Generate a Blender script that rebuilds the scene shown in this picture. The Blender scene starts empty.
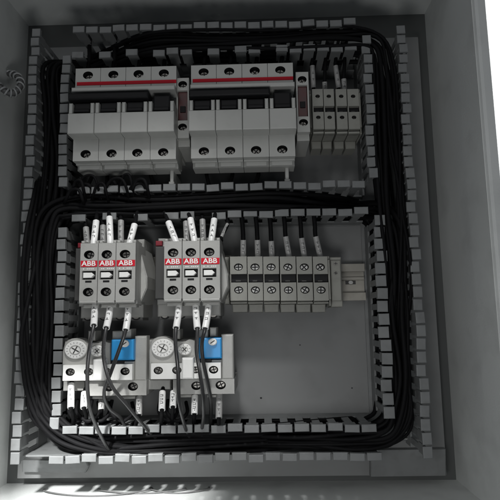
import bpy, math, random
from mathutils import Vector, Matrix
random.seed(7)
R = math.radians
S = 0.00065                     # metres per layout unit (about one photo pixel on the mounting plate)
C = bpy.context.scene.collection
D = 600.0                       # camera distance from the mounting plate in units

# ------------------------------------------------------------------ camera
ROT = Matrix.Rotation(R(1.37), 3, 'Z') @ Matrix.Rotation(R(97.8), 3, 'X') @ Matrix.Rotation(R(-0.9), 3, 'Z')
cam = bpy.data.objects.new('camera', bpy.data.cameras.new('camera'))
C.objects.link(cam)
cam.data.sensor_width = 36; cam.data.lens = 36
cam.data.clip_start = 0.005; cam.data.clip_end = 50
cam.matrix_world = Matrix.Translation((0, -D * S, 0)) @ ROT.to_4x4()
bpy.context.scene.camera = cam

def P(px, py, h):
    """measured photo position -> (x, z) in units for a surface standing h units off the plate"""
    d = ROT @ Vector(((px - 250) / 500, -(py - 250) / 500, -1))
    t = (D - h) / d.y
    return d.x * t, d.z * t
def P3(px, py, h):
    x, z = P(px, py, h)
    return Vector((x, h, z))

# ------------------------------------------------------------------ materials
def mat(name, col, rough=0.5, metal=0.0, noise=0.0, scale=60, bump=0.0, bscale=400, spec=0.5, dirt=0.0, dirt_col=(0.05, 0.045, 0.04), coat=0):
    m = bpy.data.materials.new(name); m.use_nodes = True
    nt = m.node_tree; b = nt.nodes['Principled BSDF']
    b.inputs['Roughness'].default_value = rough
    b.inputs['Metallic'].default_value = metal
    b.inputs['Specular IOR Level'].default_value = spec
    b.inputs['Coat Weight'].default_value = coat
    tc = nt.nodes.new('ShaderNodeTexCoord')
    n = nt.nodes.new('ShaderNodeTexNoise'); n.inputs['Scale'].default_value = scale; n.inputs['Detail'].default_value = 6
    nt.links.new(tc.outputs['Object'], n.inputs['Vector'])
    r = nt.nodes.new('ShaderNodeMapRange')
    r.inputs['From Min'].default_value = 0.3; r.inputs['From Max'].default_value = 0.7
    r.inputs['To Min'].default_value = 1 - noise; r.inputs['To Max'].default_value = 1 + noise
    nt.links.new(n.outputs['Fac'], r.inputs['Value'])
    mx = nt.nodes.new('ShaderNodeVectorMath'); mx.operation = 'SCALE'
    mx.inputs[0].default_value = col[:3]
    nt.links.new(r.outputs['Result'], mx.inputs['Scale'])
    last = mx.outputs['Vector']
    if dirt:
        n2 = nt.nodes.new('ShaderNodeTexNoise'); n2.inputs['Scale'].default_value = scale * 2.7; n2.inputs['Detail'].default_value = 8
        nt.links.new(tc.outputs['Object'], n2.inputs['Vector'])
        cr = nt.nodes.new('ShaderNodeMapRange'); cr.inputs['From Min'].default_value = 0.52; cr.inputs['From Max'].default_value = 0.72
        cr.inputs['To Max'].default_value = dirt
        nt.links.new(n2.outputs['Fac'], cr.inputs['Value'])
        mm = nt.nodes.new('ShaderNodeMix'); mm.data_type = 'RGBA'
        nt.links.new(cr.outputs['Result'], mm.inputs['Factor'])
        nt.links.new(last, mm.inputs['A']); mm.inputs['B'].default_value = (*dirt_col, 1)
        last = mm.outputs['Result']
    nt.links.new(last, b.inputs['Base Color'])
    r2 = nt.nodes.new('ShaderNodeMapRange')
    r2.inputs['To Min'].default_value = max(0.05, rough - 0.1); r2.inputs['To Max'].default_value = min(1, rough + 0.1)
    nt.links.new(n.outputs['Fac'], r2.inputs['Value']); nt.links.new(r2.outputs['Result'], b.inputs['Roughness'])
    if bump:
        n3 = nt.nodes.new('ShaderNodeTexNoise'); n3.inputs['Scale'].default_value = bscale; n3.inputs['Detail'].default_value = 3
        nt.links.new(tc.outputs['Object'], n3.inputs['Vector'])
        bp = nt.nodes.new('ShaderNodeBump'); bp.inputs['Strength'].default_value = bump; bp.inputs['Distance'].default_value = 0.0004
        nt.links.new(n3.outputs['Fac'], bp.inputs['Height']); nt.links.new(bp.outputs['Normal'], b.inputs['Normal'])
    return m

M = {
 'enamel': mat('enclosure_enamel', (0.67, 0.69, 0.675), 0.55, noise=0.05, scale=14, bump=0.35, bscale=900, dirt=0.12),
 'backing': mat('back_gap_shade', (0.09, 0.095, 0.093), 0.6, noise=0.08, scale=14),  # back panel darkened: shade of the gap round the plate put into colour
 'plate': mat('plate_enamel', (0.225, 0.23, 0.228), 0.62, noise=0.07, scale=12, bump=0.08, bscale=300, spec=0.25, dirt=0.18),
 'duct': mat('duct_pvc', (0.18, 0.187, 0.186), 0.5, noise=0.10, scale=50, bump=0.2, bscale=500, dirt=0.2),
 'brk': mat('breaker_plastic', (0.46, 0.465, 0.44), 0.45, noise=0.03, scale=40, bump=0.2, bscale=1500, dirt=0.08),
 'term': mat('terminal_plastic', (0.28, 0.28, 0.25), 0.5, noise=0.05, scale=60, bump=0.2, bscale=1200, dirt=0.15),
 'cont': mat('contactor_plastic', (0.36, 0.36, 0.34), 0.42, noise=0.05, scale=50, bump=0.25, bscale=1500, dirt=0.12),
 'white': mat('white_plastic', (0.80, 0.80, 0.77), 0.4, noise=0.03, scale=60, dirt=0.06),
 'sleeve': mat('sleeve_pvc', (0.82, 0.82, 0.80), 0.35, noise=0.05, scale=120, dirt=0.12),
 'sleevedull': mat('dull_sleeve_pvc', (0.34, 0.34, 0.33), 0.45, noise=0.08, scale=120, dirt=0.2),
 'black': mat('black_plastic_hole_shade', (0.010, 0.010, 0.011), 0.55, spec=0.25, noise=0.1, scale=60),
 'dark': mat('dark_plastic_hole_shade', (0.045, 0.045, 0.043), 0.6, noise=0.1, scale=60),
 'wire': mat('black_wire_pvc', (0.005, 0.005, 0.0055), 0.7, noise=0.3, scale=80, bump=0.3, bscale=600, spec=0.14),
 'wire2': mat('glossy_wire_pvc', (0.030, 0.030, 0.030), 0.3, noise=0.15, scale=80, spec=0.6),
 'contdk': mat('shadow_grey_plastic', (0.12, 0.12, 0.115), 0.5, noise=0.1),  # contactor plastic darkened, shade below the blocks put into its colour
 'cordgrey': mat('grey_cord', (0.10, 0.10, 0.10), 0.5),
 'red': mat('red_print', (0.55, 0.012, 0.028), 0.6, spec=0.2, noise=0.05, scale=90),
 'redwin': mat('red_window', (0.06, 0.008, 0.008), 0.3, noise=0.3, scale=200),
 'redtab': mat('dull_red_plastic', (0.20, 0.01, 0.02), 0.5),
 'blue': mat('blue_plastic', (0.03, 0.30, 0.66), 0.4, noise=0.04, scale=90),
 'steel': mat('zinc_steel', (0.48, 0.48, 0.46), 0.38, metal=0.9, noise=0.15, scale=150, dirt=0.2),
 'screw': mat('screw_steel', (0.30, 0.29, 0.27), 0.42, metal=0.8, noise=0.25, scale=250),
 'rail': mat('rail_zinc', (0.36, 0.345, 0.305), 0.5, metal=0.15, noise=0.15, scale=60, dirt=0.25, dirt_col=(0.16, 0.13, 0.09)),
 'ink': mat('black_ink', (0.10, 0.10, 0.10), 0.6),
 'spiral': mat('spiral_wrap_pe', (0.32, 0.33, 0.33), 0.3, noise=0.1, scale=80),
 'wall': mat('white_wall_paint', (0.85, 0.85, 0.85), 0.7, noise=0.02, scale=3),
}

# ------------------------------------------------------------------ mesh builder (coordinates x, h, z in units; h = towards the camera)
class MB:
    def __init__(s): s.v = []; s.f = []; s.m = []; s.s = []; s.mats = []
    def mi(s, m):
        if m not in s.mats: s.mats.append(m)
        return s.mats.index(m)
    def add(s, vs, fs, m, smooth=False):
        o = len(s.v); k = s.mi(m)
        s.v += [tuple(v) for v in vs]
        for f in fs: s.f.append([o + i for i in f]); s.m.append(k); s.s.append(smooth)
    def box(s, x0, x1, h0, h1, z0, z1, m, bev=0.0, rot=0.0, taper=0.0, bottom=False):
        """box with chamfered front edges; rot about its own h axis; front face shrinks by taper"""
        if x0 > x1: x0, x1 = x1, x0
        if z0 > z1: z0, z1 = z1, z0
        cx, cz = (x0 + x1) / 2, (z0 + z1) / 2
        c, sn = math.cos(rot), math.sin(rot)
        def ring(ix, iz, h):
            out = []
            for (x, z) in ((x0 + ix, z0 + iz), (x1 - ix, z0 + iz), (x1 - ix, z1 - iz), (x0 + ix, z1 - iz)):
                dx, dz = x - cx, z - cz
                out.append((cx + dx * c - dz * sn, h, cz + dx * sn + dz * c))
            return out
        rings = [ring(0, 0, h0)]
        if bev: rings += [ring(taper, taper, h1 - bev), ring(taper + bev * .35, taper + bev * .35, h1 - bev * .35), ring(taper + bev, taper + bev, h1)]
        else: rings += [ring(taper, taper, h1)]
        vs = [p for r in rings for p in r]; fs = []
        for k in range(len(rings) - 1):
            for i in range(4):
                j = (i + 1) % 4
                fs.append((4 * k + i, 4 * k + j, 4 * k + 4 + j, 4 * k + 4 + i))
        n = 4 * (len(rings) - 1)
        fs.append((n, n + 1, n + 2, n + 3)); fs.append((3, 2, 1, 0))
        s.add(vs, fs, m)
    def poly(s, pts, h0, h1, m, bev=0.0):
        """prism of an (x, z) outline between two heights"""
        n = len(pts); cx = sum(p[0] for p in pts) / n; cz = sum(p[1] for p in pts) / n
        def shr(p, b):
            L = math.hypot(p[0] - cx, p[1] - cz) or 1
            return (p[0] - (p[0] - cx) / L * b, p[1] - (p[1] - cz) / L * b)
        rings = [[(x, h0, z) for x, z in pts], [(x, h1 - bev, z) for x, z in pts]]
        if bev: rings.append([(shr(p, bev)[0], h1, shr(p, bev)[1]) for p in pts])
        vs = [q for r in rings for q in r]; fs = []
        for k in range(len(rings) - 1):
            for i in range(n): fs.append((k * n + i, k * n + (i + 1) % n, (k + 1) * n + (i + 1) % n, (k + 1) * n + i))
        fs.append(tuple(range((len(rings) - 1) * n, len(rings) * n))); fs.append(tuple(range(n - 1, -1, -1)))
        s.add(vs, fs, m)
    def disc(s, cx, cz, rx, rz, h0, h1, m, n=20, bev=0.0, a0=0.0):
        pts = [(cx + rx * math.cos(a0 + 2 * math.pi * i / n), cz + rz * math.sin(a0 + 2 * math.pi * i / n)) for i in range(n)]
        s.poly(pts, h0, h1, m, bev)
    def ring(s, cx, cz, rx, rz, w, h0, h1, m, n=24):
        vs = []; fs = []
        for i in range(n):
            a = 2 * math.pi * i / n; c, q = math.cos(a), math.sin(a)
            vs += [(cx + rx * c, h0, cz + rz * q), (cx + rx * c, h1, cz + rz * q), (cx + (rx - w) * c, h1, cz + (rz - w) * q), (cx + (rx - w) * c, h0, cz + (rz - w) * q)]
        for i in range(n):
            j = (i + 1) % n
            for k in range(4): fs.append((4 * i + k, 4 * j + k, 4 * j + (k + 1) % 4, 4 * i + (k + 1) % 4))
        s.add(vs, fs, m)
    def hole(s, x0, x1, z0, z1, h, holes, depth, m, mh):
        """face plate of thickness depth with elliptical through-holes, one per column; open bottom sits on a body"""
        if z0 > z1: z0, z1 = z1, z0
        for i, (cx, cz, rx, rz) in enumerate(holes):
            a = x0 if i == 0 else (holes[i - 1][0] + cx) / 2
            b = x1 if i == len(holes) - 1 else (cx + holes[i + 1][0]) / 2
            angs = [2 * math.pi * k / 24 for k in range(24)] + [math.atan2(zz - cz, xx - cx) % (2 * math.pi) for xx in (a, b) for zz in (z0, z1)]
            angs = sorted(set(round(t, 5) for t in angs)); n = len(angs); vs = []
            for t in angs:
                c, q = math.cos(t), math.sin(t)
                k = min(((b - cx) / c if c > 1e-9 else (a - cx) / c if c < -1e-9 else 1e9), ((z1 - cz) / q if q > 1e-9 else (z0 - cz) / q if q < -1e-9 else 1e9))
                vs += [(cx + c * k, h, cz + q * k), (cx + rx * c, h, cz + rz * q), (cx + rx * c * .93, h - depth, cz + rz * q * .93), (cx + c * k, h - depth, cz + q * k)]
            f1 = []; f2 = []
            for k in range(n):
                j = (k + 1) % n
                f1.append((4 * k, 4 * j, 4 * j + 1, 4 * k + 1)); f1.append((4 * k, 4 * k + 3, 4 * j + 3, 4 * j))
                f2.append((4 * k + 1, 4 * j + 1, 4 * j + 2, 4 * k + 2))
            s.add(vs, f1, m); s.add(vs, f2, mh)  # hole walls coloured dark to stand for the shade inside
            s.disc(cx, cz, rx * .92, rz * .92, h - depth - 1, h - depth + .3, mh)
    def screw(s, cx, cz, r, h, m=None, ang=None, sq=.78):
        m = m or M['screw']; ang = random.uniform(0, math.pi) if ang is None else ang
        s.disc(cx, cz, r, r * sq, h - 3, h, m, n=16, bev=r * .15)
        for k in (0, 1):
            a = ang + k * math.pi / 2
            s.box(cx - r * .75, cx + r * .75, h - .5, h + .12 + k * .05, cz - r * .13, cz + r * .13, M['black'], rot=a)
    def tube(s, pts, r, m, n=8, sub=6, flat=1.0, smooth=True, hollow=False):
        """tube through the points (Vectors x, h, z), Catmull-Rom smoothed"""
        pts = [Vector(p) for p in pts]
        if len(pts) > 2 and sub > 1:
            q = [pts[0] * 2 - pts[1]] + pts + [pts[-1] * 2 - pts[-2]]; out = []
            for i in range(1, len(q) - 2):
                for k in range(sub):
                    t = k / sub; a, b, c, d = q[i - 1], q[i], q[i + 1], q[i + 2]
                    out.append(.5 * ((2 * b) + (c - a) * t + (2 * a - 5 * b + 4 * c - d) * t * t + (3 * b - a - 3 * c + d) * t ** 3))
            out.append(pts[-1]); pts = out
        up = Vector((0.13, 0.9, 0.31)); vs = []; N = len(pts); rs = r if isinstance(r, (list, tuple)) else None
        prev = None
        for i, p in enumerate(pts):
            t = (pts[min(i + 1, N - 1)] - pts[max(i - 1, 0)]).normalized()
            if prev is None: u = t.cross(up).normalized()
            else: u = (prev - t * prev.dot(t)).normalized()
            prev = u; w = t.cross(u)
            for k in range(n):
                a = 2 * math.pi * k / n
                vs.append(p + u * (math.cos(a) * r) + w * (math.sin(a) * r * flat))
        fs = [(i * n + k, i * n + (k + 1) % n, (i + 1) * n + (k + 1) % n, (i + 1) * n + k) for i in range(N - 1) for k in range(n)]
        s.add(vs, fs, m, smooth)
        if hollow:
            for e, base in ((0, 0), (1, (N - 1) * n)):
                c = pts[-1] if e else pts[0]
                inner = [c + (Vector(vs[base + k]) - c) * .72 for k in range(n)]
                s.add([vs[base + k] for k in range(n)] + inner, [(k, (k + 1) % n, n + (k + 1) % n, n + k) for k in range(n)], m)
        else:
            s.add([vs[k] for k in range(n)], [tuple(range(n))], m); s.add([vs[(N - 1) * n + k] for k in range(n)], [tuple(range(n))], m)
    def build(s, name, parent=None, org=(0, 0, 0)):
        me = bpy.data.meshes.new(name)
        me.from_pydata([((x - org[0]) * S, -(h - org[1]) * S, (z - org[2]) * S) for x, h, z in s.v], [], s.f)
        for m in s.mats: me.materials.append(m)
        for p, k, sm in zip(me.polygons, s.m, s.s): p.material_index = k; p.use_smooth = sm
        import bmesh
        bm = bmesh.new(); bm.from_mesh(me); bmesh.ops.recalc_face_normals(bm, faces=bm.faces); bm.to_mesh(me); bm.free()
        o = bpy.data.objects.new(name, me); C.objects.link(o)
        if parent: o.parent = parent
        else: o.location = (org[0] * S, -org[1] * S, org[2] * S)
        return o
    def px(s, x0, y0, x1, y1, h0, h1, m, bev=0.0, **k):
        """box whose front face (height h1) covers the measured rectangle"""
        xa = P(x0, (y0 + y1) / 2, h1)[0]; xb = P(x1, (y0 + y1) / 2, h1)[0]
        za = P((x0 + x1) / 2, y0, h1)[1]; zb = P((x0 + x1) / 2, y1, h1)[1]
        s.box(xa, xb, h0, h1, zb, za, m, bev, **k)

def tag(o, label=None, cat=None, group=None, kind=None):
    for k, v in (('label', label), ('category', cat), ('group', group), ('kind', kind)):
        if v: o[k] = v
    return o
def thing(name, org, label, cat, group=None):
    o = bpy.data.objects.new(name, None); C.objects.link(o)
    o.empty_display_size = .01; o.location = (org[0] * S, -org[1] * S, org[2] * S)
    return tag(o, label, cat, group)
def dup(root, org, label, parent=None):
    c = root.copy(); C.objects.link(c)
    if parent is None:
        c.location = (org[0] * S, -org[1] * S, org[2] * S); c['label'] = label
    else: c.parent = parent
    for ch in list(root.children): dup(ch, None, None, c)
    return c
_fc = {}
def letters(txt, x, z, h, size, m, parent, org, name='lettering', sx=1.0, sz=1.0, bold=0.0, rot=0.0):
    cu = bpy.data.curves.new('lettering', 'FONT'); cu.body = txt; cu.size = 1; cu.extrude = 0.02; cu.offset = bold
    cu.align_x = 'CENTER'; cu.align_y = 'CENTER'; cu.resolution_u = 3
    t = bpy.data.objects.new('tmp', cu); C.objects.link(t)
    me = bpy.data.meshes.new_from_object(t.evaluated_get(bpy.context.evaluated_depsgraph_get()))
    bpy.data.objects.remove(t); bpy.data.curves.remove(cu)
    c, s_ = math.cos(rot), math.sin(rot)
    for v in me.vertices:
        a, b, d = v.co.x * size * sx, v.co.y * size * sz, v.co.z * size
        v.co = ((x + a * c - b * s_ - org[0]) * S, -(h + d - org[1]) * S, (z + a * s_ + b * c - org[2]) * S)
    me.materials.clear(); me.materials.append(m)
    me.name = name
    o = bpy.data.objects.new(name, me); C.objects.link(o); o.parent = parent
    return o

# ------------------------------------------------------------------ enclosure
XL, XR, ZB, ZT, HB, HF = -309.0, 221.5, -190.0, 396.0, -20.0, 116.0
org = ((XL + XR) / 2, HB, ZB)
cab = thing('electrical_cabinet', org, 'open light grey enamelled steel cabinet that houses all the switchgear', 'cabinet')
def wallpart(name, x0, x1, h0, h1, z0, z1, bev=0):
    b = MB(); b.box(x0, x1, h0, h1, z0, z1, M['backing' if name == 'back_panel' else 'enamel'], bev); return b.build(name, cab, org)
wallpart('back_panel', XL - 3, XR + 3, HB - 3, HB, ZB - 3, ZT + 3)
wallpart('side_wall', XL - 3, XL, HB + .1, HF, ZB - 3, ZT + 3)
wallpart('side_wall', XR, XR + 3, HB + .1, HF, ZB - 3, ZT + 3)
wallpart('top_wall', XL + .1, XR - .1, HB + .1, HF, ZT, ZT + 3)
wallpart('bottom_wall', XL + .1, XR - .1, HB + .1, HF, ZB - 3, ZB)
def rolled(x0, x1, z0, z1, w, name):
    """front rim: outward lip with rounded return, as a mitred frame"""
    b = MB(); prof = [(0, HF - 8), (0, HF), (1.2, HF + 3), (4, HF + 4.2), (w - 3, HF + 4.2), (w - .8, HF + 3.2), (w, HF + .5), (w, HF - 10)]
    vs = []; n = len(prof)
    for (cx, cz, sx, sz) in ((x0, z0, -1, -1), (x1, z0, 1, -1), (x1, z1, 1, 1), (x0, z1, -1, 1)):
        for (o, h) in prof: vs.append((cx + sx * o, h, cz + sz * o * .8))
    fs = []
    for c in range(4):
        d = (c + 1) % 4
        for i in range(n - 1): fs.append((c * n + i, d * n + i, d * n + i + 1, c * n + i + 1))
    b.add(vs, fs, M['enamel'], False); return b.build(name, cab, org)
rolled(XL - .6, XR + .6, ZB - .6, ZT + .6, 14.5, 'front_rim')

b = MB()
px0, px1, pz0, pz1 = -287.0, 204.0, -178.5, 352.0
b.box(px0, px1, -3, 0, pz0, pz1, M['plate'])
plate = tag(b.build('mounting_plate', None, (px0, -3, pz0)), 'flat grey steel mounting plate carrying all the ducts and rails', 'plate')
for (px_, py_, r_) in ((261, 398, 1.3), (300, 345, .9), (352, 388, .9)):
    hx, hz = P(px_, py_, 0); b = MB(); b.disc(hx, hz, r_, r_ * .8, -.1, .08, M['black'], 14)
    o = b.build('drilled_hole', None, (px0, -3, pz0)); o.parent = plate; o.location = (0, 0, 0)

# ------------------------------------------------------------------ slotted wiring ducts
def slotted_wall(mb, vert, c, a0, a1, pitch, off=0, skip=(), solid=20, top=75, lip=9.5, broken=()):
    """one side wall of a slotted duct; runs along x (vert False) or z (vert True) at cross coordinate c"""
    def bx(u0, u1, w0, w1, h0, h1, rot=0, bev=0):
        if vert: mb.box(w0, w1, h0, h1, u0, u1, M['duct'], bev, rot)
        else: mb.box(u0, u1, h0, h1, w0, w1, M['duct'], bev, rot)
    k = .8 if not vert else 1.0
    bx(a0, a1, c - 1.1 * k, c + 1.1 * k, 1.4, solid)
    u = a0 + off; i = 0
    base_pitch = pitch
    while u + pitch * .7 < a1:
        if vert: pitch = base_pitch * (1 - max(0, u) / 300 * .15)
        if not any(s0 < u + pitch / 2 < s1 for s0, s1 in skip):
            j = random.uniform(-.9, .9); j2 = random.uniform(-1.3, 1.3); w = pitch
            g = 1.0 if not vert else .85
            rot = random.gauss(0, .022)
            # narrow neck, wide shoulder, tip lip
            bx(u + w * .26, u + w * .74, c - .9 * k, c + .9 * k, solid - .5, top - 26)
            bx(u + w * .12, u + w * .88, c - .9 * k + j * .3, c + .9 * k + j * .3, top - 26, top - 3)
            bx(u + g, u + w - g, c - lip / 2 * k + j2, c + lip / 2 * k + j2, top - 2.6 + j, top + j, rot, .7)
            if random.random() < .9:
                bx(u + g + .6, u + w - g - .6, c + lip / 2 * k - 1.3 + j2, c + lip / 2 * k - .3 + j2, top - 5.5, top - 2.4, rot)
        u += pitch; i += 1
def duct(label, vert, c0, c1, a0, a1, walls):
    o3 = ((c0 + c1) / 2, 0, a0) if vert else (a0, 0, (c0 + c1) / 2)
    t = thing('wiring_duct', o3, label, 'cable duct', 'slotted grey wiring ducts round the plate')
    b = MB()
    if vert: b.box(c0 - .8, c1 + .8, .3, 2.2, a0, a1, M['duct'])
    else: b.box(a0, a1, .3, 2.0, c0 - .8, c1 + .8, M['duct'])
    b.build('duct_base', t, o3)
    for w in walls:
        b = MB(); slotted_wall(b, vert, **w); b.build('slotted_side', t, o3)
    return t
PV, PH = 13.35, 16.9
def cover(pts, h, lab):
    q = [P(x, y, h) for x, y in pts]; o3 = (q[0][0], .2, q[0][1]); b = MB(); b.poly(q, .2, h, M['duct'], 1.2)
    tag(b.build('duct_cover_offcut', None, o3), lab, 'cover strip')
cover([(371, 450), (446, 449), (446.5, 476), (371, 477)], 9, 'flat grey cover strip piece in the lower right corner of the plate')
cover([(22, 460), (86, 461), (88.5, 466), (85, 473), (22, 472)], 7, 'flat grey cover strip piece with rounded end at the lower left')
duct('left upright slotted grey duct holding the thickest bundle of black wires', True, -254, -216.5, -146, 330, [
    dict(c=-254, a0=-146, a1=330, pitch=PV, off=2, solid=26),
    dict(c=-217.3, a0=142, a1=300, pitch=PV, off=3), dict(c=-215, a0=-110, a1=108, pitch=PV, off=0)])
duct('right upright slotted grey duct beside the bare right cabinet wall', True, 121, 161, -141, 330, [
    dict(c=161, a0=-143, a1=330, pitch=PV, off=1),
    dict(c=121.5, a0=142, a1=318, pitch=PV, off=5), dict(c=125, a0=-104, a1=106, pitch=PV, off=1, lip=11)])
duct('topmost level slotted grey duct with missing fingers above the circuit breakers', False, 299, 329, -214, 119.5, [
    dict(c=329, a0=-214, a1=117, pitch=15.4, off=2),
    dict(c=299, a0=-214, a1=117, pitch=15.4, off=2, skip=((-196, -184), (-163, -150), (-130, -117), (-72, -60), (-40, -20), (2, 12)))])
duct('middle level slotted grey duct packed with dark wires between breakers and contactors', False, 110, 141.5, -212, 121, [
    dict(c=141.5, a0=-205, a1=119, pitch=15.7, off=4), dict(c=111, a0=-209, a1=119, pitch=PH, off=3, skip=((-190, -180), (-150, -140), (-118, -100), (-68, -52)))])
duct('lowest level slotted grey duct along the foot of the plate', False, -110.5, -138.5, -252, 190, [
    dict(c=-110.5, a0=-211, a1=118, pitch=PH, off=3), dict(c=-138.5, a0=-252, a1=112, pitch=PH, off=31, solid=60)])  # outer side solid higher up, shaped to keep light from leaking through slots

# ------------------------------------------------------------------ DIN rails
def din_rail(zc, x0, x1, label):
    o3 = (x0, 0, zc); b = MB(); w = 21.5
    m = M['rail']
    b.box(x0, x1, .3, 6.5, zc - w * .62, zc + w * .62, m)
    b.box(x0, x1, 6.4, 9.5, zc + w * .12, zc + w * .3, m, .8)
    for sg in (-1, 1):
        b.box(x0, x1, 2.2, 12, zc + sg * w * .62 - .8, zc + sg * w * .62 + .8, m)
        b.box(x0, x1, 12.1, 14, min(zc + sg * w * .57, zc + sg * w), max(zc + sg * w * .57, zc + sg * w), m, .4)
    r = tag(b.build('din_rail', None, o3), label, 'mounting rail', 'steel rails screwed to the plate')
    for k in range(2):
        x = x1 - 16 - k * 60
        q = MB(); q.box(x - 6, x + 6, 6.1, 6.9, zc - 2.2, zc + 2.2, M['dark'], .2); q.disc(x, zc, 3.2, 2.6, 6.5, 8.5, M['steel'], 14, .5)
        oo = q.build('rail_screw', None, o3); oo.parent = r; oo.location = (0, 0, 0)
ZR1 = P(130, 116, 40)[1]
din_rail(ZR1 + 2, -206, 112, 'long zinc rail mostly hidden behind the two big circuit breakers')
ZR2 = P(355, 282, 14)[1]
din_rail(ZR2, -30, 120, 'zinc rail with a bare right end beside the six terminal blocks')
din_rail(P(150, 275, 14)[1], -206, -36, 'zinc rail hidden behind the pair of contactors')

# ------------------------------------------------------------------ circuit breakers
def breaker():
    HT, HN = 85, 103
    o3 = (P(75, 100, HT)[0], 12, P(100, 163, HT)[1])
    t = thing('circuit_breaker', o3, 'four pole circuit breaker with white body, left one of the two', 'circuit breaker', 'four pole circuit breakers on the top rail')
    A = lambda x, y, h=HT: P(x, y, h)
    sx = [A(x, 74)[0] for x in (88, 113.3, 138.5, 163.8)]; pitch = (sx[3] - sx[0]) / 3
    X0, X1 = sx[0] - pitch / 2, sx[3] + pitch / 2
    zt1 = A(120, 67.5)[1]; zt0 = A(120, 86)[1]; zb1 = A(120, 135)[1]; zb0 = A(120, 161.5)[1]
    r = 5.6
    b = MB()
    for k in range(4):                                   # four moulded pole housings with hairline joints between them
        a, c = X0 + k * pitch + .25, X0 + (k + 1) * pitch - .25
        b.box(a, c, 44, HT - 9, zb0, zt1, M['brk'], .6); b.box(a + .3, c - .3, 14, 44.2, zb0 + 16, zt1 - 3, M['brk'])
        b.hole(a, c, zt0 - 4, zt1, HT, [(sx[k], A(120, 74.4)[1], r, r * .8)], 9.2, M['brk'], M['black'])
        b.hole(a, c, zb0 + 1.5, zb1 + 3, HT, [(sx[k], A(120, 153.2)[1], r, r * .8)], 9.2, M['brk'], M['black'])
        # rounded foot under the lower terminals
        b.poly([(a, zb0 + 1.5), (c, zb0 + 1.5), (c, zb0 - 5), (a, zb0 - 5)], 50, HT - 12, M['brk'], 3)
    b.build('housing', t, o3)
    for k in range(4):
        for y in (74.4, 153.2):
            q = MB(); q.screw(sx[k], A(120, y)[1], 4.3, HT - 5.5); q.build('terminal_screw', t, o3)
    q = MB(); q.box(X0 + 2, X1 - .2, HT - 1, HT + .5, A(120, 84.6)[1], A(120, 81.2)[1], M['red'], .2)
    q.build('red_stripe', t, o3)
    # nose: lip above, white front below, recess between
    xn0, xn1 = P(67.6, 110, HN)[0], P(174.2, 110, HN)[0]
    N = lambda y: P(120, y, HN)[1]
    q = MB()
    q.box(xn0 + 1, xn1 - .5, HT - 8, HN - 5, P(120, 90.5, HN - 5)[1], P(120, 86, HN - 5)[1], M['brk'], 1.2)
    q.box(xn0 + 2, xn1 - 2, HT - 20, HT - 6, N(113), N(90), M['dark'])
    pn = (xn1 - xn0) / 4
    for k in range(4):
        a, c = xn0 + k * pn + .2, xn0 + (k + 1) * pn - .2
        q.box(a, c, HT - 10, HN, N(132.5), N(112), M['brk'], .9)
        # sloping shoulder to the lower terminals
        z1_, z0_ = N(132.4), A(120, 138)[1]
        q.add([(a, HN - 1, z1_), (c, HN - 1, z1_), (c, HT + .2, z0_), (a, HT + .2, z0_), (a, HT - 8, z1_), (c, HT - 8, z1_), (c, HT - 8, z0_), (a, HT - 8, z0_)],
              [(0, 1, 2, 3), (4, 5, 1, 0), (3, 2, 6, 7), (0, 3, 7, 4), (1, 5, 6, 2), (7, 6, 5, 4)], M['brk'])
    q.build('nose', t, o3)
    q = MB()
    for k in range(4):
        for sd in (0, 1):
            w = 3.9
            x = (xn0 + k * pn + .7) if sd == 0 else (xn0 + (k + 1) * pn - .7 - w)
            q.box(x, x + w, HT - 6, HN - .5, N(112.2), N(101.5), M['brk'], 1.2)
    q.build('toggle_cheeks', t, o3)
    for k in range(4):
        q = MB(); a, c = xn0 + k * pn + 5, xn0 + (k + 1) * pn - 5
        q.box(a, c, HT - 6, HN - 4, N(111), N(94.5 if k == 3 else 100), M['black'], 1.6)
        q.box(a + 1, c - 1, HN - 4.2, HN - 2.0, N(110.2), N(107), M['black'], .8)
        q.build('toggle', t, o3)
    q = MB(); q.box(xn0 + .5, xn0 + 3 * pn + 1, HT, HN + 2, N(99), N(92.5), M['black'], 1.5); q.build('toggle_tie_bar', t, o3)
    q = MB(); zf = zb0 - 5
    q.box(sx[3] + 3.6, sx[3] + 7.6, 10, 64, zf - 15, zf + 1, M['brk'], .8); q.box(sx[3] + 2.6, sx[3] + 8.6, 52, 66, zf - 17, zf - 13, M['brk'], .8)
    q.build('rail_clip', t, o3)
    return t, o3
brk, bo = breaker()
dxx = P(203.6, 72, 85)[0] - P(88, 74.4, 85)[0]
dup(brk, (bo[0] + dxx, bo[1], bo[2]), 'four pole circuit breaker with white body, right one of the two')

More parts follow.
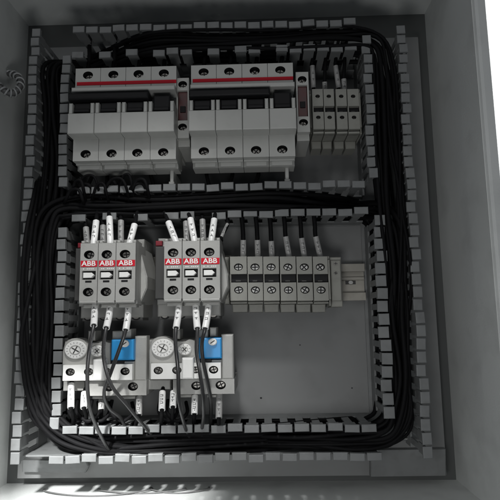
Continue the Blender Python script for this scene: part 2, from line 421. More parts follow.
def aux(px_c, y0, y1, s1, s2, w0, w1, label, first=[]):
    h = 78; o3 = (P(px_c, y1, h)[0], 12, P(px_c, y1, h)[1])
    t = thing('auxiliary_switch', o3, label, 'auxiliary switch', 'narrow auxiliary switches beside the breakers')
    x0, x1 = P(px_c - 6.3, 100, h)[0], P(px_c + 6.3, 100, h)[0]; Z = lambda y: P(px_c, y, h)[1]; cx = (x0 + x1) / 2
    b = MB(); b.box(x0, x1, 14, h - 8.5, Z(y1), Z(y0), M['brk'], .5)
    b.hole(x0, x1, Z(w0), Z(y0), h, [(cx, Z(s1), 4.9, 4)], 8.6, M['brk'], M['black'])
    b.hole(x0, x1, Z(y1 - 6), Z(w1), h, [(cx, Z(s2), 4.9, 4)], 8.6, M['brk'], M['black'])
    b.box(x0, x0 + 1.6, h - 9, h - .2, Z(w1), Z(w0), M['brk']); b.box(x1 - 1.6, x1, h - 9, h - .2, Z(w1), Z(w0), M['brk'])
    b.build('housing', t, o3)
    b = MB(); b.box(x0 + 1.8, x1 - 1.8, h - 9, h - 3, Z(w1) + .2, Z(w0) - .2, M['redwin'], .6); b.box(x0 + 4, x1 - 4, h - 3, h - 1.5, Z((w0 + w1) / 2 + 6), Z((w0 + w1) / 2), M['black'], .5); b.build('indicator_window', t, o3)
    for y in (s1, s2):
        b = MB(); b.screw(cx, Z(y), 3.6, h - 5); b.build('terminal_screw', t, o3)
aux(182.6, 78, 144, 84.4, 127, 90.5, 120.5, 'narrow auxiliary switch with dark red window between the two breakers')
aux(302.8, 72, 138, 79.5, 122.5, 85, 116.5, 'narrow auxiliary switch with dark red window right of both breakers')

# ------------------------------------------------------------------ terminal blocks
def tblock(o3, w, zt, zr1, zr0, zb, zs1, zs2, h, label, group, feet, rs=3.4, ring=False):
    """block: o3 is the lower left corner at the rail; z values are measured heights above it"""
    t = thing('terminal_block', o3, label, 'terminal block', group)
    b = MB(); x0, x1, z0 = o3[0] + .3, o3[0] + w - .3, o3[2]; cx = (x0 + x1) / 2; m = M['term']
    b.box(x0, x1, 12, h - 7, z0, z0 + zt, m, .3)
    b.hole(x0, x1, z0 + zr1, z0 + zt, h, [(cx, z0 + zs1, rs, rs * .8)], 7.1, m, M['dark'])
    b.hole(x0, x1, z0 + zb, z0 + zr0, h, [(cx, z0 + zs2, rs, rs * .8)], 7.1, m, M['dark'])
    b.box(x0, x0 + 1, h - 8, h - .3, z0 + zr0, z0 + zr1, m)
    b.box(x0, x1, h - 8, h - 3, z0, z0 + zb - 1.5, m, .5)
    b.poly([(x0, z0), (x1, z0), (x1 - .5, z0 - feet), (x0 + .5, z0 - feet)], 10, h * .55, m, 1)
    b.build('housing', t, o3)
    b = MB(); b.box(x0 + 1.1, x1 - .1, h - 7.1, h - 5, z0 + zr0 + .2, z0 + zr1 - .2, M['black']); b.box(x0 + w * .3, x0 + w * .62, h - 5, h - 3.6, z0 + zr0 + 1, z0 + zr0 + 3, M['dark'], .3); b.build('marker_slot', t, o3)
    for z in (zs1, zs2):
        b = MB(); b.screw(cx, z0 + z, rs * .9, h - (3.2 if ring else 4.6), m=M['steel'] if ring else None); b.build('terminal_screw', t, o3)
    return t
h = 62
def measured_row(cols, yt, s1, r1, r0, s2, yb, yf, h, labels, group, rs, ring):
    for (a, c), lab in zip(cols, labels):
        pc = (a + c) / 2
        zf = P(pc, yf, h)[1]; Z = lambda y: P(pc, y, h)[1] - zf
        tblock((P(a, s1, h)[0], 12, zf), P(c, s1, h)[0] - P(a, s1, h)[0], Z(yt), Z(r1), Z(r0), Z(yb), Z(s1), Z(s2), h, lab, group, 9, rs, ring)
measured_row([(312, 323.2), (323.4, 334.2), (335.6, 346.8), (347.2, 359)], 89, 96.3, 106, 112, 117.4, 129, 132.5, h,
    ['leftmost small grey terminal block of the upper four', 'second small grey terminal block from left of the upper four', 'third small grey terminal block from left of the upper four', 'rightmost small grey terminal block of the upper four'],
    'small terminal blocks on the top rail', 2.6, False)
measured_row([(229.8, 247), (247.2, 262.8), (263, 279.2), (279.8, 296), (296.3, 312.4), (312.8, 328)], 256.5, 267, 274, 282.5, 290, 300.5, 303.5, h,
    ['leftmost beige terminal block of the lower six', 'second beige terminal block from left of the lower six', 'third beige terminal block from left of the lower six', 'fourth beige terminal block from left of the lower six', 'fifth beige terminal block from left of the lower six', 'rightmost beige terminal block of the lower six'],
    'six terminal blocks on the lower rail', 4.9, True)
def endstop(x0, x1, y0, y1, h, lab, holes=()):
    o3 = (*P(x0, y1, h), ); o3 = (o3[0], 12, o3[1]); b = MB()
    b.px(x0, y0, x1, y1, 12, h - 3, M['term'], 1); b.px(x0 + .6, y0 + 3, x1 - .6, y1 - 6, h - 4, h, M['term'], 1.2)
    t = tag(b.build('end_stop', None, o3), lab, 'end stop', 'end stops clamping the terminal rows')
    for (x, y) in holes:
        q = MB(); c = P(x, y, h); q.ring(c[0], c[1], 3.4, 2.7, .9, h - .5, h + .5, M['term'], 16); q.screw(c[0], c[1], 2.3, h + .2)
        o = q.build('clamp_screw', None, o3); o.parent = t; o.location = (0, 0, 0)
endstop(330.5, 342, 257, 307, 46, 'low two screw end stop beside the bare rail end', ((335.8, 263.5), (335.8, 273)))
endstop(328.4, 330.3, 256, 306, 58, 'thin grey end plate closing the right end of the six blocks')
endstop(359.2, 361, 89, 134, 58, 'thin grey end plate closing the right end of the four blocks')
endstop(224.5, 229.3, 257, 304, 50, 'grey end stop left of the six beige blocks')
endstop(305.5+4.2, 311.6, 90, 134, 44, 'narrow end stop between auxiliary switch and the four blocks')

# ------------------------------------------------------------------ contactors
def contactor():
    HA, HBd = 112, 72
    o3 = (P(106, 306, HA)[0], 12, P(106, 306, HA)[1])
    t = thing('contactor', o3, 'grey contactor with three red banded front blocks, left one of the two', 'contactor', 'contactors with red banded blocks')
    Z = lambda y, h=HA: P(106, y, h)[1]
    b = MB(); m = M['cont']
    x0, x1 = P(77.5, 275, HBd)[0], P(141, 275, HBd)[0]
    # stepped base body
    b.box(x0, x1, 14, HBd - 12, Z(318, HBd), Z(238, HBd), m, 1.5)
    b.box(x0 + 2, x1 - 2, HBd - 12.2, HBd, Z(306, HBd), Z(246, HBd), m, 1.5)
    b.poly([(x1 - 3, Z(246, 90)), (P(139, 250, 90)[0], Z(247, 90)), (P(146.5, 283, 90)[0], Z(277, 90)), (P(146.5, 283, 90)[0], Z(289, 90)), (P(140, 300, 90)[0], Z(303, 90)), (x1 - 3, Z(305, 90))][::-1], 30, 88, m, 1.5)
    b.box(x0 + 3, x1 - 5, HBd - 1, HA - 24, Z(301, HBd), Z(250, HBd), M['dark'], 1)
    b.build('base_body', t, o3)
    b = MB(); b.box(x0 + 1, x0 + 8, HBd - 1, HBd + 5, Z(248, HBd), Z(243, HBd), M['redtab'], .6); b.build('red_tab', t, o3)
    # lower cross bar with main terminals
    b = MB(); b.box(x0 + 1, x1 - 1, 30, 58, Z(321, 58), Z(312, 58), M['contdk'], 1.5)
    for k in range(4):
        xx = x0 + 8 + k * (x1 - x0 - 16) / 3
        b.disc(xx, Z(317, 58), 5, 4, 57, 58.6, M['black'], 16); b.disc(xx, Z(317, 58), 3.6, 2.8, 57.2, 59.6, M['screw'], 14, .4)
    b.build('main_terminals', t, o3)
    cols = [(79.8, 97.3, 88.6, 254.2), (98, 115.2, 106.3, 254.2), (115.9, 135.2, 124.6, 254.8)]
    for (a, c, s, ys) in cols:
        xa, xc, xs = P(a, 275, HA)[0], P(c, 275, HA)[0], P(s, 275, HA)[0]
        b = MB()
        b.box(xa, xc, HA - 42, HA - 9, Z(304), Z(243), m, .6)
        b.hole(xa, xc, Z(260), Z(243), HA, [(xs, Z(254.4), 5.3, 4.3)], 9.1, m, M['black'])
        b.hole(xa, xc, Z(300.5), Z(283.5), HA, [(xs, Z(291.8), 5.3, 4.3)], 9.1, m, M['black'])
        # plain middle face around the slider window
        zs1, zs0 = Z(270.6), Z(279.3); w0, w1 = xs - 6.6, xs + 7.0
        b.box(xa, xc, HA - 9.2, HA - .05, Z(270.6), Z(260) - .02, m)
        b.box(xa, w0, HA - 9.2, HA - .05, zs0, zs1, m); b.box(w1, xc, HA - 9.2, HA - .05, zs0, zs1, m)
        b.box(xa, xc, HA - 9.2, HA - .05, Z(283.5) + .02, zs0, m)
        # thin side ridges and lower rounded lip
        b.box(xa + .2, xc - .2, HA - 6, HA + 1.2, Z(303.2), Z(300.6), m, .9)
        b.box(xa + .8, xc - .8, HA - 20, HA - 8, Z(307.5), Z(303), m, 1.5)
        # wire funnels on top: two short cheeks with a gap
        b.box(xa, xa + 3.2, HA - 26, HA - 1, Z(243), Z(240.2), m, .8); b.box(xc - 3.2, xc, HA - 26, HA - 1, Z(243), Z(240.2), m, .8)
        ab = b.build('auxiliary_block', t, o3)
        q = MB(); q.box(xa + .6, xc - .3, HA - .4, HA + .5, Z(266.6), Z(260.4), M['red'], .2); q.build('brand_band', ab, o3)
        letters('ABB', (xa + xc) / 2, Z(263.5), HA + .6, 6.8, M['white'], ab, o3, sx=1.15, sz=1.0, bold=0.02)
        q = MB(); q.box(w0, w1, HA - 9, HA - 4, zs0, zs1, M['black'])
        zc = (zs0 + zs1) / 2
        q.poly([(w0 + 1.2, zc - 2.6), (w1 - 4.2, zc - 2.6), (w1 - 1.6, zc), (w1 - 4.2, zc + 2.6), (w0 + 1.2, zc + 2.6)], HA - 5, HA + .6, M['white'], .5)
        q.build('indicator_slider', ab, o3)
        q = MB(); q.box(xs - 3.2, xs + 3.2, HA - 1, HA + .25, Z(282.3), Z(280.3), M['black'], .2); q.build('test_slot', ab, o3)
        for y in (254.4, 291.8):
            q = MB(); q.screw(xs, Z(y), 4.2, HA - 5); q.build('terminal_screw', ab, o3)
        q = MB(); z = Z(268.6)
        for k in range(7):
            if random.random() < .8: q.box(xa + 3 + k * 1.9, xa + 4.1 + k * 1.9, HA - .1, HA + .12, z - .45, z + .5, M['white'])
        q.build('small_print', ab, o3)
    return t, o3
con, co = contactor()
dup(con, (co[0] + P(190.8, 275, 112)[0] - P(106.3, 275, 112)[0], co[1], co[2] + .5), 'grey contactor with three red banded front blocks, right one of the two')

# ------------------------------------------------------------------ overload relays
def relay():
    H = 86
    o3 = (P(104, 396, H)[0], 12, P(104, 396, H)[1])
    t = thing('overload_relay', o3, 'overload relay with blue button and two white dials, left one of the two', 'overload relay', 'overload relays under the contactors')
    A = lambda x, y, h=H: P(x, y, h); Z = lambda y, h=H: P(104, y, h)[1]; m = M['cont']
    b = MB()
    b.px(64, 341, 147, 381, 14, H - 16, m, 1.5)
    # main gray face with rounded upper left shoulder round the dial
    pts = [A(62, 381), A(110, 381), A(110, 343), A(103, 341), A(99, 343), A(88, 343)] + [A(75.5 + 13.4 * math.cos(a), 349.5 - 11.4 * math.sin(a)) for a in [math.pi * k / 10 for k in range(1, 9)]] + [A(62.3, 352)]
    b.poly(pts, H - 17, H, m, 1.0)
    b.px(110.3, 361.5, 134, 381, H - 17, H - 1, m, 1)
    b.px(134.4, 336, 146.5, 381, H - 17, H - 3, m, 1.6)
    b.px(112, 331, 122, 340, H - 30, H - 6, m, 1.4); b.px(88, 331, 95, 341, H - 30, H - 10, m, 1.2); b.px(124.5, 329, 131, 338.5, H - 30, H - 9, m, 1.2)
    b.build('body', t, o3)
    b = MB()   # lower terminal block
    xa, xb = A(85, 388)[0], A(146, 388)[0]
    hs = [(A(108.2, 387.6)[0], Z(387.6), 5.2, 4.2), (A(132.4, 387.2)[0], Z(387.2), 5.2, 4.2)]
    b.hole(xa, xb, Z(396), Z(381.2), H - 2, hs, 8, m, M['black']); b.box(xa, xb, 20, H - 9.9, Z(396), Z(381.2), m, 1)
    for x in (92, 121): b.px(x, 396, x + 14, 399, 24, H - 14, m, 1)
    b.px(63, 381.2, 84.6, 391, 24, H - 12, m, 1)
    lb = b.build('load_terminal_block', t, o3)
    for q_ in hs:
        q = MB(); q.screw(q_[0], q_[1], 4.0, H - 6.5); q.build('terminal_screw', lb, o3)
    b = MB()   # white strip of control terminals
    y0, y1 = 364.6, 380.2; h = H + 5
    for (a, c, hl) in ((63, 97.3, (70.2, 88.6)), (114.8, 132.2, (125,))):
        b.hole(A(a, 372, h)[0], A(c, 372, h)[0], Z(y1, h), Z(y0, h), h, [(A(x, 372, h)[0], Z(371.6, h), 4.7, 3.8) for x in hl], 6, M['white'], M['black'])
    b.hole(A(97.5, 372, h)[0], A(114.5, 372, h)[0], Z(y1, h), Z(y0, h), h - .6, [(A(107, 372, h)[0], Z(371.6, h), 4.2, 3.4)], 5, M['white'], M['black'])
    ts = b.build('control_terminal_strip', t, o3)
    for x in (70.2, 88.6, 107, 125):
        q = MB(); q.screw(A(x, 372, h)[0], Z(371.6, h), 3.6, h - 2.6); q.build('terminal_screw', ts, o3)
    b = MB(); b.px(92.5, 359.5, 104, 380.8, H, H + 11, M['white'], 1.5); b.build('clear_cover', t, o3)
    for (x, y, r, nm) in ((75.3, 349.8, 11.6, 1), (97, 351, 7, 0)):
        b = MB(); c = A(x, y, H + 3)
        b.disc(c[0], c[1], r * .98, r * .8, H - 1, H + 3, M['white'], 32, .8)
        ns = 16 if nm else 8
        for k in range(ns):
            a = 2 * math.pi * k / ns + .2
            b.box(c[0] + r * .74 * math.cos(a) - .8, c[0] + r * .74 * math.cos(a) + .8, H + 2.8, H + 3.2, c[1] + r * .6 * math.sin(a) - .18, c[1] + r * .6 * math.sin(a) + .18, M['ink'], rot=math.atan2(.8 * math.sin(a), math.cos(a)))
        b.ring(c[0], c[1], r * .5, r * .4, .6, H + 2.5, H + 3.6, M['cont'], 24)
        for k in (0, 1): b.box(c[0] - r * .36, c[0] + r * .36, H + 2.5, H + 3.35 + .1 * k, c[1] - .5, c[1] + .5, M['dark'], rot=(-.5 if nm else .75) + k * 1.5708)
        b.build('setting_dial', t, o3)
    b = MB(); b.px(111, 339.5, 133.6, 360.3, H - 17, H + 4, M['blue'], 1.4); bb = b.build('blue_button', t, o3)
    q = MB(); c = A(124.5, 343.6, H + 6); q.disc(c[0], c[1], 4.4, 3.6, H + 3, H + 7, M['white'], 20, .8); q.box(c[0] - 2.6, c[0] + 2.6, H + 6, H + 7.2, c[1] - .5, c[1] + .5, M['dark'], rot=.6); q.build('reset_cap', bb, o3)
    b = MB(); b.px(110.5, 360.6, 124, 363.6, H - 2, H + 1, M['black'], .4); b.build('dark_slot', t, o3)
    return t, o3
rel, ro = relay()
dup(rel, (ro[0] + P(213.3, 371.6, 86)[0] - P(125.6, 371.6, 86)[0], ro[1], ro[2] + .4), 'overload relay with blue button and two white dials, right one of the two')

# ------------------------------------------------------------------ wires
NW = [0]
def wire(pts, r, label, group, sleeve=None, name='black_wire', mt='wire', marks=3, sl_r=3.4):
    """pts: (photo x, photo y, h); sleeve: list of such points for the white marker sleeve on it"""
    v = [P3(*p) for p in pts]; o3 = tuple(v[0])
    b = MB(); b.tube(v, r, M[mt]); w = tag(b.build(name, None, o3), label, 'wire', group)
    if sleeve:
        for sl in sleeve:
            q = MB(); sv = [P3(*p) for p in sl]
            if len(sv) == 2: sv = [sv[0], (sv[0] + sv[1]) / 2 + Vector((0, .4, 0)), sv[1]]
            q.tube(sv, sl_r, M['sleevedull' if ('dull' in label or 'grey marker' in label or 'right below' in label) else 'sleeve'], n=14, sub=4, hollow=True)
            d = sv[-1] - sv[0]; u = Vector((1, 0, 0)); u = (u - d.normalized() * u.dot(d.normalized())).normalized()
            n = d.normalized().cross(u); n = n if n.y > 0 else -n
            m_ = len(sv) // 2
            def on(t):
                f = t * (len(sv) - 1); i = min(int(f), len(sv) - 2); p = sv[i].lerp(sv[i + 1], f - i)
                return p + Vector((0, .18, 0)) if len(sv) == 3 else p
            dn = d.normalized()
            for k in range(marks):     # tiny printed characters, dark strokes wrapped on the sleeve
                t = .2 + .6 * (k + .5) / marks; c = on(t)
                def arc(a0, a1, l0, l1):
                    ring = [a0 + (a1 - a0) * j / 4 for j in range(5)]; rr = sl_r + .16
                    vs = [c + n * math.cos(z) * rr + u * math.sin(z) * rr + dn * l for l in (l0, l1) for z in ring]
                    q.add(vs, [(i, i + 1, i + 6, i + 5) for i in range(4)], M['ink'])
                sh = random.choice((0, 1, 2, 3)); wv = .42
                if sh in (0, 1, 3): arc(-wv, wv, -1.2, -.7)
                if sh in (0, 2): arc(-wv, wv, .7, 1.2)
                if sh in (1, 2): arc(-.12, .12, -1.2, 1.2)
                if sh in (0, 3): arc(wv - .2, wv, -1.2, 1.2)
            so = q.build('marker_sleeve', None, o3); so.parent = w; so.location = (0, 0, 0)
    NW[0] += 1
    return w
G1 = 'black wires dropping into the contactor tops'
up = [  # (sleeve top px, sleeve bottom px, side)
 ((96.2, 221.5), (93.6, 245), 'left contactor, left block', 0), ((109.5, 217.5), (110.4, 244.5), 'left contactor, middle block', 0), ((134.6, 225), (128.8, 246.5), 'left contactor, right block', 0),
 ((168.6, 222.5), (177, 244.5), 'right contactor, left block', 0), ((190.5, 219), (195, 244), 'right contactor, middle block', 0), ((214.3, 219.5), (211, 244), 'right contactor, right block', 0)]
for (a, c, nm, _) in up:
    wire([(a[0] + (a[0] - c[0]) * 1.2 + 4, 200, 40), (a[0] + (a[0] - c[0]) * .5, 212, 66), (a[0], a[1], 90), (c[0], c[1], 102), (c[0] - .3, c[1] + 5, 98)], 2.1,
         'black wire with bright white sleeve entering top of ' + nm, G1, [[(a[0], a[1], 91), ((a[0] + c[0]) / 2, (a[1] + c[1]) / 2, 98), (c[0], c[1], 102)]])
for (x0, y0, x1, y1, nm) in ((86, 228, 87.5, 246, 'behind the left block of left contactor'), (121, 221, 121, 245, 'behind the right block of left contactor'), (103, 226, 103.5, 246, 'behind the middle block of left contactor'),
                         (186, 222, 187, 244, 'behind the middle block of right contactor'), (202.5, 220, 203.5, 244, 'behind the right block of right contactor'), (227.5, 224, 221.5, 237, 'tilted in the gap right of right contactor')):
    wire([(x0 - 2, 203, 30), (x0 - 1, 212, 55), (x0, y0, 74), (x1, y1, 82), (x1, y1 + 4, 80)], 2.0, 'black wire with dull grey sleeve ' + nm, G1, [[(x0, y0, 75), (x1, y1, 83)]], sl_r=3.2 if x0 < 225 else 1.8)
# wires leaving under the contactors, bowing over the overload relays
G2 = 'wires bowing out under the contactors'
low = [
 ('left contactor left block', [(94.4, 300, 96), (94.2, 312, 106), (93.6, 326, 118), (90, 345, 124), (87.5, 368, 124), (88, 395, 118), (92, 415, 104), (101, 436, 84), (110, 451, 62), (118, 456, 40)], [(94.8, 304, 100), (94.6, 314, 108), (93.8, 325.5, 118)]),
 ('left contactor middle block', [(110, 300, 94), (109, 312, 104), (106, 329, 117), (103.3, 350, 122), (106, 370, 122), (113, 388, 116), (127, 405, 104), (143, 425, 84), (155, 437, 60), (168, 447, 40)], [(110.4, 303.5, 98), (109, 316, 107), (106.3, 328, 117)]),
 ('left contactor right block', [(128.5, 300, 92), (127.6, 314, 102), (125.5, 331, 112), (119, 350, 112), (111, 372, 108), (104, 392, 98), (109, 408, 84), (122, 420, 66), (128, 440, 40)], [(128.6, 303.5, 96), (128, 316, 104), (125.8, 330, 112)]),
 ('right contactor left block', [(179, 300, 96), (178, 314, 106), (176, 329, 116), (175.6, 345, 120), (178, 370, 120), (179, 400, 112), (183, 420, 94), (188, 434, 66), (196, 446, 40)], [(179.2, 304, 99), (178.2, 315, 107), (176.2, 328, 116)]),
 ('right contactor middle block', [(195.4, 300, 96), (196, 314, 106), (197.3, 329, 116), (196.5, 350, 120), (199.5, 370, 120), (203, 395, 112), (203.5, 415, 94), (202, 434, 64), (206, 448, 40)], [(195.6, 303.5, 99), (196.2, 315, 107), (197.3, 328.5, 116)]),
 ('right contactor right block', [(208.5, 300, 96), (207.5, 314, 106), (205, 329, 114), (202, 343, 110), (203, 360, 106), (208, 384, 98), (211, 405, 80), (210, 436, 40)], [(208.6, 303.5, 99), (207.6, 315, 107), (205.2, 328.5, 114)]),
]
for nm, pts, sl in low: wire(pts, 1.85, 'black wire with white sleeve bowing out below ' + nm, G2, [sl], mt='wire2')
for (x, y0, y1, h0, h1, nm) in ((71.5, 384, 408, 78, 92, 'far left below left relay, brightest'), (84.5, 393, 408, 80, 92, 'second from left below left relay'), (102, 396, 410, 62, 70, 'middle below left relay, dull'), (139.5, 397, 415, 72, 82, 'right below left relay'),
                        (162.5, 392, 410, 80, 94, 'far left below right relay, brightest'), (173.5, 392, 407, 80, 92, 'second from left below right relay'), (195, 396, 414, 72, 82, 'middle below right relay'), (219.5, 394, 418, 72, 84, 'right below right relay')):
    k = 3 if x < 100 else -2
    if nm.startswith('right below left'): k = -6
    wire([(x + .6, y0 - 4, h0 - 6), (x, y0, h0), (x - .4, (y0 + y1) / 2, (h0 + h1) / 2 + 1), (x - .6, y1, h1), (x + k * .5, y1 + 7, h1 - 14), (x + k, 430, 56), (x + k * 3, 440, 34)], 2.0,
         'black wire with short white sleeve, ' + nm, 'black wires leaving the overload relays', [[(x, y0, h0), (x - .6, y1, h1)]], marks=3)
# short bare loops below the relays
for i, (x0, x1, hh) in enumerate(((70, 86, 60), (78, 98, 66), (92, 108, 58), (160, 176, 60), (168, 186, 64), (112, 132, 56))):
    wire([(x0, 400, 50), (x0 - 1, 412, hh), ((x0 + x1) / 2, 421, hh + 8), (x1 + 1, 413, hh), (x1, 402, 50)], 1.9, 'short black jumper loop hanging beneath an overload relay', 'jumper loops beneath the relays')
# lower terminal block sleeves
ord6 = ['first', 'second', 'third', 'fourth', 'fifth', 'sixth']
for i, (xt, yt, xb, yb) in enumerate(((243.3, 240, 243.3, 257), (257.4, 240, 258, 257), (271.2, 241, 272, 257), (285.6, 236.5, 289.2, 257), (301.5, 238, 304.4, 257), (315.6, 236.5, 320.4, 257))):
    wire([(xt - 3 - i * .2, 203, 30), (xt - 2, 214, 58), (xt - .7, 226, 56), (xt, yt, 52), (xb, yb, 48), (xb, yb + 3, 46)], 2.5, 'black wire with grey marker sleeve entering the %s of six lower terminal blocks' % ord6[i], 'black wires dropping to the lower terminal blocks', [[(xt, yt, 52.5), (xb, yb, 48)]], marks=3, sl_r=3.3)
for i, (xt, yt, xb, yb) in enumerate(((312.2, 66, 313.5, 88), (324.6, 82, 324.8, 90), (335.5, 66, 338.6, 88), (343.8, 79, 344.3, 90))):
    wire([(xt + 3, 40, 25), (xt + 1.5, 50, 50), (xt, yt - 4, 52), (xt, yt, 50), (xb, yb, 46), (xb, yb + 3, 46)], 2.0, 'black wire with grey marker sleeve entering the %s of four upper terminal blocks' % ord6[i], 'black wires dropping to the upper terminal blocks', [[(xt, yt, 50.5), (xb, yb, 47)]], marks=2, sl_r=2.9)
# wires from the top duct to the breaker tops, and from the breaker feet to the middle duct
for i, x in enumerate((88.5, 113.5, 139, 164, 204, 230, 256, 281)):
    q = random.uniform(-6, 6)
    wire([(x + q, 36, 24), (x + q * .6, 48, 46), (x + 1, 58, 58), (x, 66, 56), (x, 71, 54)], 2.4, 'thick black wire feeding a circuit breaker from the top duct', 'black feeders above the circuit breakers')
for i, x in enumerate((92, 107, 122, 150, 206, 232, 258)):
    q = random.uniform(-8, 8)
    wire([(x, 162, 40), (x + .5, 174, 46), (x + q * .5, 184, 56), (x + q, 194, 48), (x + q * 2, 202, 24)], 2.2, 'black wire leaving a circuit breaker foot into the middle duct', 'black wires under the circuit breakers')
for i, (x, w_, y) in enumerate(((78, 12, 181), (88, 20, 176), (100, 14, 184), (116, 22, 179), (126, 12, 175), (140, 16, 180), (74, 18, 190))):
    wire([(x - w_ / 2 - 4, 210, 40), (x - w_ / 2, y + 12, 72), (x - w_ / 5, y + 1, 80), (x + w_ / 4, y, 82), (x + w_ / 2, y + 11, 78), (x + w_ / 2 + 3, 209, 50)], random.uniform(1.3, 1.9), 'loose black loop tangled between left breaker and left contactor', 'loose loops between breaker and contactor')
wire([(66, 205, 40), (76, 190, 70), (84, 184, 74), (92, 188, 72), (97, 200, 50)], 2.1, 'leftmost arched black wire standing out of the middle duct', 'arched wires above the middle duct')
wire([(120, 205, 40), (128, 192, 70), (136, 184, 78), (143, 184, 76), (146, 192, 70), (143, 202, 44)], 2.1, 'right arched black wire standing out of the middle duct', 'arched wires above the middle duct')
wire([(104, 205, 40), (108, 188, 66), (112, 180, 70), (117, 188, 66), (121, 204, 40)], 1.8, 'middle arched black wire standing out of the middle duct', 'arched wires above the middle duct')

def run(pts, n, spread, hs, label, group, r=(1.7, 2.8), top=8):
    """n wires following one route through a duct in unit coordinates (x, h, z); the top ones lie side by side"""
    cx = sum(p[0] for p in pts) / len(pts); cz = sum(p[1] for p in pts) / len(pts)
    for i in range(n):
        def lat():
            return ((i + .5) / top * 2 - 1) * spread + random.uniform(-1.5, 1.5) if i < top else random.uniform(-1, 1) * spread
        l0 = lat(); l1 = l0 + random.uniform(-9, 9); l1 = max(-spread, min(spread, l1))
        hh = random.uniform(hs[1] - 9, hs[1]) if i < top else random.uniform(hs[0], hs[1] - 12); v = []
        for k, p in enumerate(pts):
            t = k / (len(pts) - 1); q = pts[min(k + 1, len(pts) - 1)]; q0 = pts[max(k - 1, 0)]
            d = Vector((q[0] - q0[0], 0, q[1] - q0[1])).normalized(); nrm = Vector((-d.z, 0, d.x)); nrm.z *= .85
            o = l0 * (1 - t) + l1 * t
            sink = .2 if k in (0, len(pts) - 1) else .55 if k in (1, len(pts) - 2) else 1
            v.append(Vector((p[0], max(6, hh * sink) + random.uniform(-2.5, 4), p[1])) + nrm * max(-spread - 1, min(spread + 1, o + random.uniform(-3.6, 3.6))))
        b = MB(); b.tube(v, random.uniform(*r), M['wire'], n=7, sub=5); tag(b.build('black_wire', None, tuple(v[0])), label, 'wire', group); NW[0] += 1
run([(-214, 316), (-228, 308), (-236, 290), (-236, 240), (-234, 180), (-236, 120), (-236, 60), (-236, 0), (-235, -60), (-228, -100), (-205, -121), (-170, -125), (-100, -124), (-20, -124), (60, -124), (110, -123)], 22, 14, (8, 64),
    'black wire lying deep in the left duct and running round into the lowest duct', 'wire bundle in the left and lowest ducts')
run([(-120, -124), (-200, -121), (-228, -100), (-236, -60), (-236, 0), (-237, 70), (-232, 112), (-215, 124), (-180, 126), (-120, 125), (-50, 126), (20, 125), (90, 126), (118, 126)], 14, 12, (8, 70),
    'black wire in the bundle that fills the middle duct', 'wire bundle in the middle duct')
run([(-218, 312), (-180, 314), (-120, 313), (-50, 315), (20, 313), (90, 314), (130, 308), (141, 280), (141, 200), (142, 120), (141, 40), (142, -40), (141, -100)], 16, 14.5, (8, 72),
    'black wire running through the top duct and down the right duct', 'wire bundle in the top and right ducts')
run([(108, 126), (130, 122), (141, 100), (143, 60), (142, 0), (142, -60), (138, -100), (124, -120), (90, -125), (30, -124), (-60, -125), (-160, -124)], 12, 13, (8, 66),
    'black wire turning from the middle duct down the right duct', 'wire bundle in the right duct')
# glossy wires that bulge over the left duct and sweep round the lower left corner
sw = [
 [(37, 182, 60), (33, 200, 78), (27, 228, 86), (23.5, 260, 88), (22, 300, 86), (24, 345, 82), (29, 385, 78), (42, 418, 74), (66, 438, 72), (98, 449, 68), (140, 452, 52), (200, 447, 40)],
 [(40, 180, 58), (36, 200, 72), (31, 232, 78), (27, 265, 80), (26, 305, 80), (28, 350, 76), (34, 388, 74), (49, 420, 72), (74, 436, 70), (112, 446, 62), (160, 446, 44)],
 [(48, 190, 40), (43, 215, 58), (38, 250, 66), (34, 300, 70), (33, 345, 72), (37, 380, 72), (50, 410, 72), (72, 431, 70), (104, 443, 64), (150, 448, 44)],
 [(52, 200, 36), (47, 230, 52), (41, 270, 62), (38, 320, 66), (39, 365, 68), (47, 395, 70), (62, 419, 70), (86, 437, 68), (112, 450, 62), (150, 452, 40)],
 [(44, 220, 44), (36, 260, 70), (28, 300, 82), (21.5, 335, 86), (23, 365, 84), (27, 392, 80), (38, 420, 76), (57, 440, 72), (84, 450, 70), (120, 454, 60), (170, 454, 36)]]
for i, p in enumerate(sw): wire(p, 2.3, 'glossy black wire bulging over the left duct and sweeping round its lower corner', 'sweeping wires at the lower left corner')
for i, p in enumerate(([(380, 448, 18), (392, 444, 40), (402, 432, 50), (405, 412, 50), (404, 380, 40)], [(370, 446, 16), (388, 440, 36), (396, 425, 46), (399, 400, 46), (400, 360, 36)], [(340, 444, 16), (378, 446, 34), (400, 440, 44), (412, 424, 48), (410, 390, 40)])):
    wire(p, 1.7, 'thin black wire curving through the lower right duct corner', 'thin wires in the lower right corner')

# thin cords lying in loops on the cabinet floor
for lab, cx, rx, hc, rh in (('long thin dark cord lying in a wide loop on the bright cabinet floor', -190, 62, 8, 20), ('short thin dark cord lying in a small loop on the bright cabinet floor', -98, 34, 6, 15), ('middle thin dark cord crossing the two floor loops', -140, 50, 9, 12)):
    v = [Vector((cx + rx * math.cos(a), hc + rh * math.sin(a), ZB + 1.6 + .8 * math.sin(3 * a))) for a in [math.pi * (-.08 + 1.16 * k / 12) for k in range(13)]]
    b = MB(); b.tube(v, .75, M['cordgrey'], n=8, sub=6); tag(b.build('thin_cord', None, tuple(v[0])), lab, 'cord', 'thin cords on the cabinet floor')
# round head duct screws with washers
for (x, y, lab) in ((316, 434.5, 'ring shaped steel duct screw in the lowest duct, left of the corner one'), (406, 435.5, 'ring shaped steel duct screw in the lower right duct corner')):
    c = P(x, y, 8); b = MB(); b.ring(c[0], c[1], 6, 4.6, 1.6, 2.3, 8.5, M['steel'], 20); b.screw(c[0], c[1], 3.4, 7, M['steel'])
    tag(b.build('duct_screw', None, (c[0], 2.3, c[1])), lab, 'screw', 'screws holding the ducts')

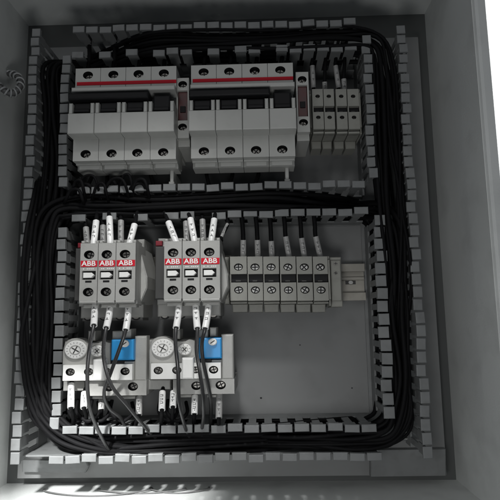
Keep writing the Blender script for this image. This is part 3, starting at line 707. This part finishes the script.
# ------------------------------------------------------------------ spiral wrapped cable at the left wall
path = [P3(-22, 62, 74), P3(-10, 74, 70), P3(-1, 86, 66), P3(8, 93, 62), P3(16, 92, 58), P3(21, 84, 54), P3(17, 76, 46), P3(9, 74, 34)]
o3 = tuple(path[0]); cb = MB(); cb.tube(path, 3.2, M['cordgrey'], n=8, sub=8)
ct = tag(cb.build('wrapped_cable', None, o3), 'dark cable in translucent grey spiral wrap bending off the upper left wall', 'cable')
fine = []
q = [path[0] * 2 - path[1]] + path + [path[-1] * 2 - path[-2]]
for i in range(1, len(q) - 2):
    for k in range(24):
        t = k / 24; a, b_, c, d = q[i - 1], q[i], q[i + 1], q[i + 2]
        fine.append(.5 * ((2 * b_) + (c - a) * t + (2 * a - 5 * b_ + 4 * c - d) * t * t + (3 * b_ - a - 3 * c + d) * t ** 3))
hel = []
for i in range(len(fine) - 1):
    t = (fine[i + 1] - fine[i]).normalized(); u = t.cross(Vector((0, 1, 0))).normalized(); w = t.cross(u); a = i * .52
    hel.append(fine[i] + u * math.cos(a) * 4.2 + w * math.sin(a) * 4.2)
b = MB(); b.tube(hel, 1.15, M['spiral'], n=6, sub=1); so = b.build('spiral_wrap', None, o3); so.parent = ct; so.location = (0, 0, 0)

# ------------------------------------------------------------------ background wall the cabinet hangs on
b = MB(); b.box(-1600, 1600, HB - 12, HB - 4, -1500, 1500, M['wall']); tag(b.build('wall', None, (0, HB - 12, -1500)), kind='structure')

# ------------------------------------------------------------------ light
w = bpy.data.worlds.new('World'); bpy.context.scene.world = w; w.use_nodes = True
w.node_tree.nodes['Background'].inputs[0].default_value = (0.75, 0.85, 1.0, 1); w.node_tree.nodes['Background'].inputs[1].default_value = AMB = 0.05
def lamp(kind, name, loc, target, energy, **k):
    l = bpy.data.lights.new(name, kind); l.energy = energy
    for a, v_ in k.items(): setattr(l, a, v_)
    o = bpy.data.objects.new(name, l); C.objects.link(o)
    lc = Vector((loc[0] * S, -loc[1] * S, loc[2] * S)); tg = Vector((target[0] * S, -target[1] * S, target[2] * S))
    o.location = lc; o.rotation_euler = (tg - lc).to_track_quat('-Z', 'Y').to_euler(); return o
# weak room light from the front left, plus added fill lights out of view
lamp('AREA', 'room_light', (-170, 1100, 600), (-40, 0, 40), 0.75, shape='RECTANGLE', size=0.75, size_y=0.6)
lamp('AREA', 'low_front_fill', (-15, 450, -100), (0, 0, 30), 0.175, shape='DISK', size=0.08)  # added fill: lights the walls, leaves the edges round the plate dark
lamp('SPOT', 'contactor_fill_spot', (-60, 430, 430), (-160, 60, -130), 2.6, spot_size=R(46), spot_blend=0.8, shadow_soft_size=0.02)  # added spot that brightens the contactors and relays
lamp('SPOT', 'floor_fill_spot', (-250, 500, 180), (-172, 0, -262), 15.0, spot_size=R(26), spot_blend=0.7, shadow_soft_size=0.010)  # added spot that makes the bright patch on the cabinet floor
lamp('AREA', 'outside_wall_fill', (620, 104, 260), (300, -20, 200), 2.5, shape='RECTANGLE', size=0.01, size_y=0.5)  # added strip that whitens the wall beside the cabinet, shielded by the rim

sc = bpy.context.scene
sc.view_settings.view_transform = 'Standard'; sc.view_settings.look = 'None'; sc.view_settings.exposure = 0.18; sc.view_settings.gamma = 1
print('wires', NW[0])
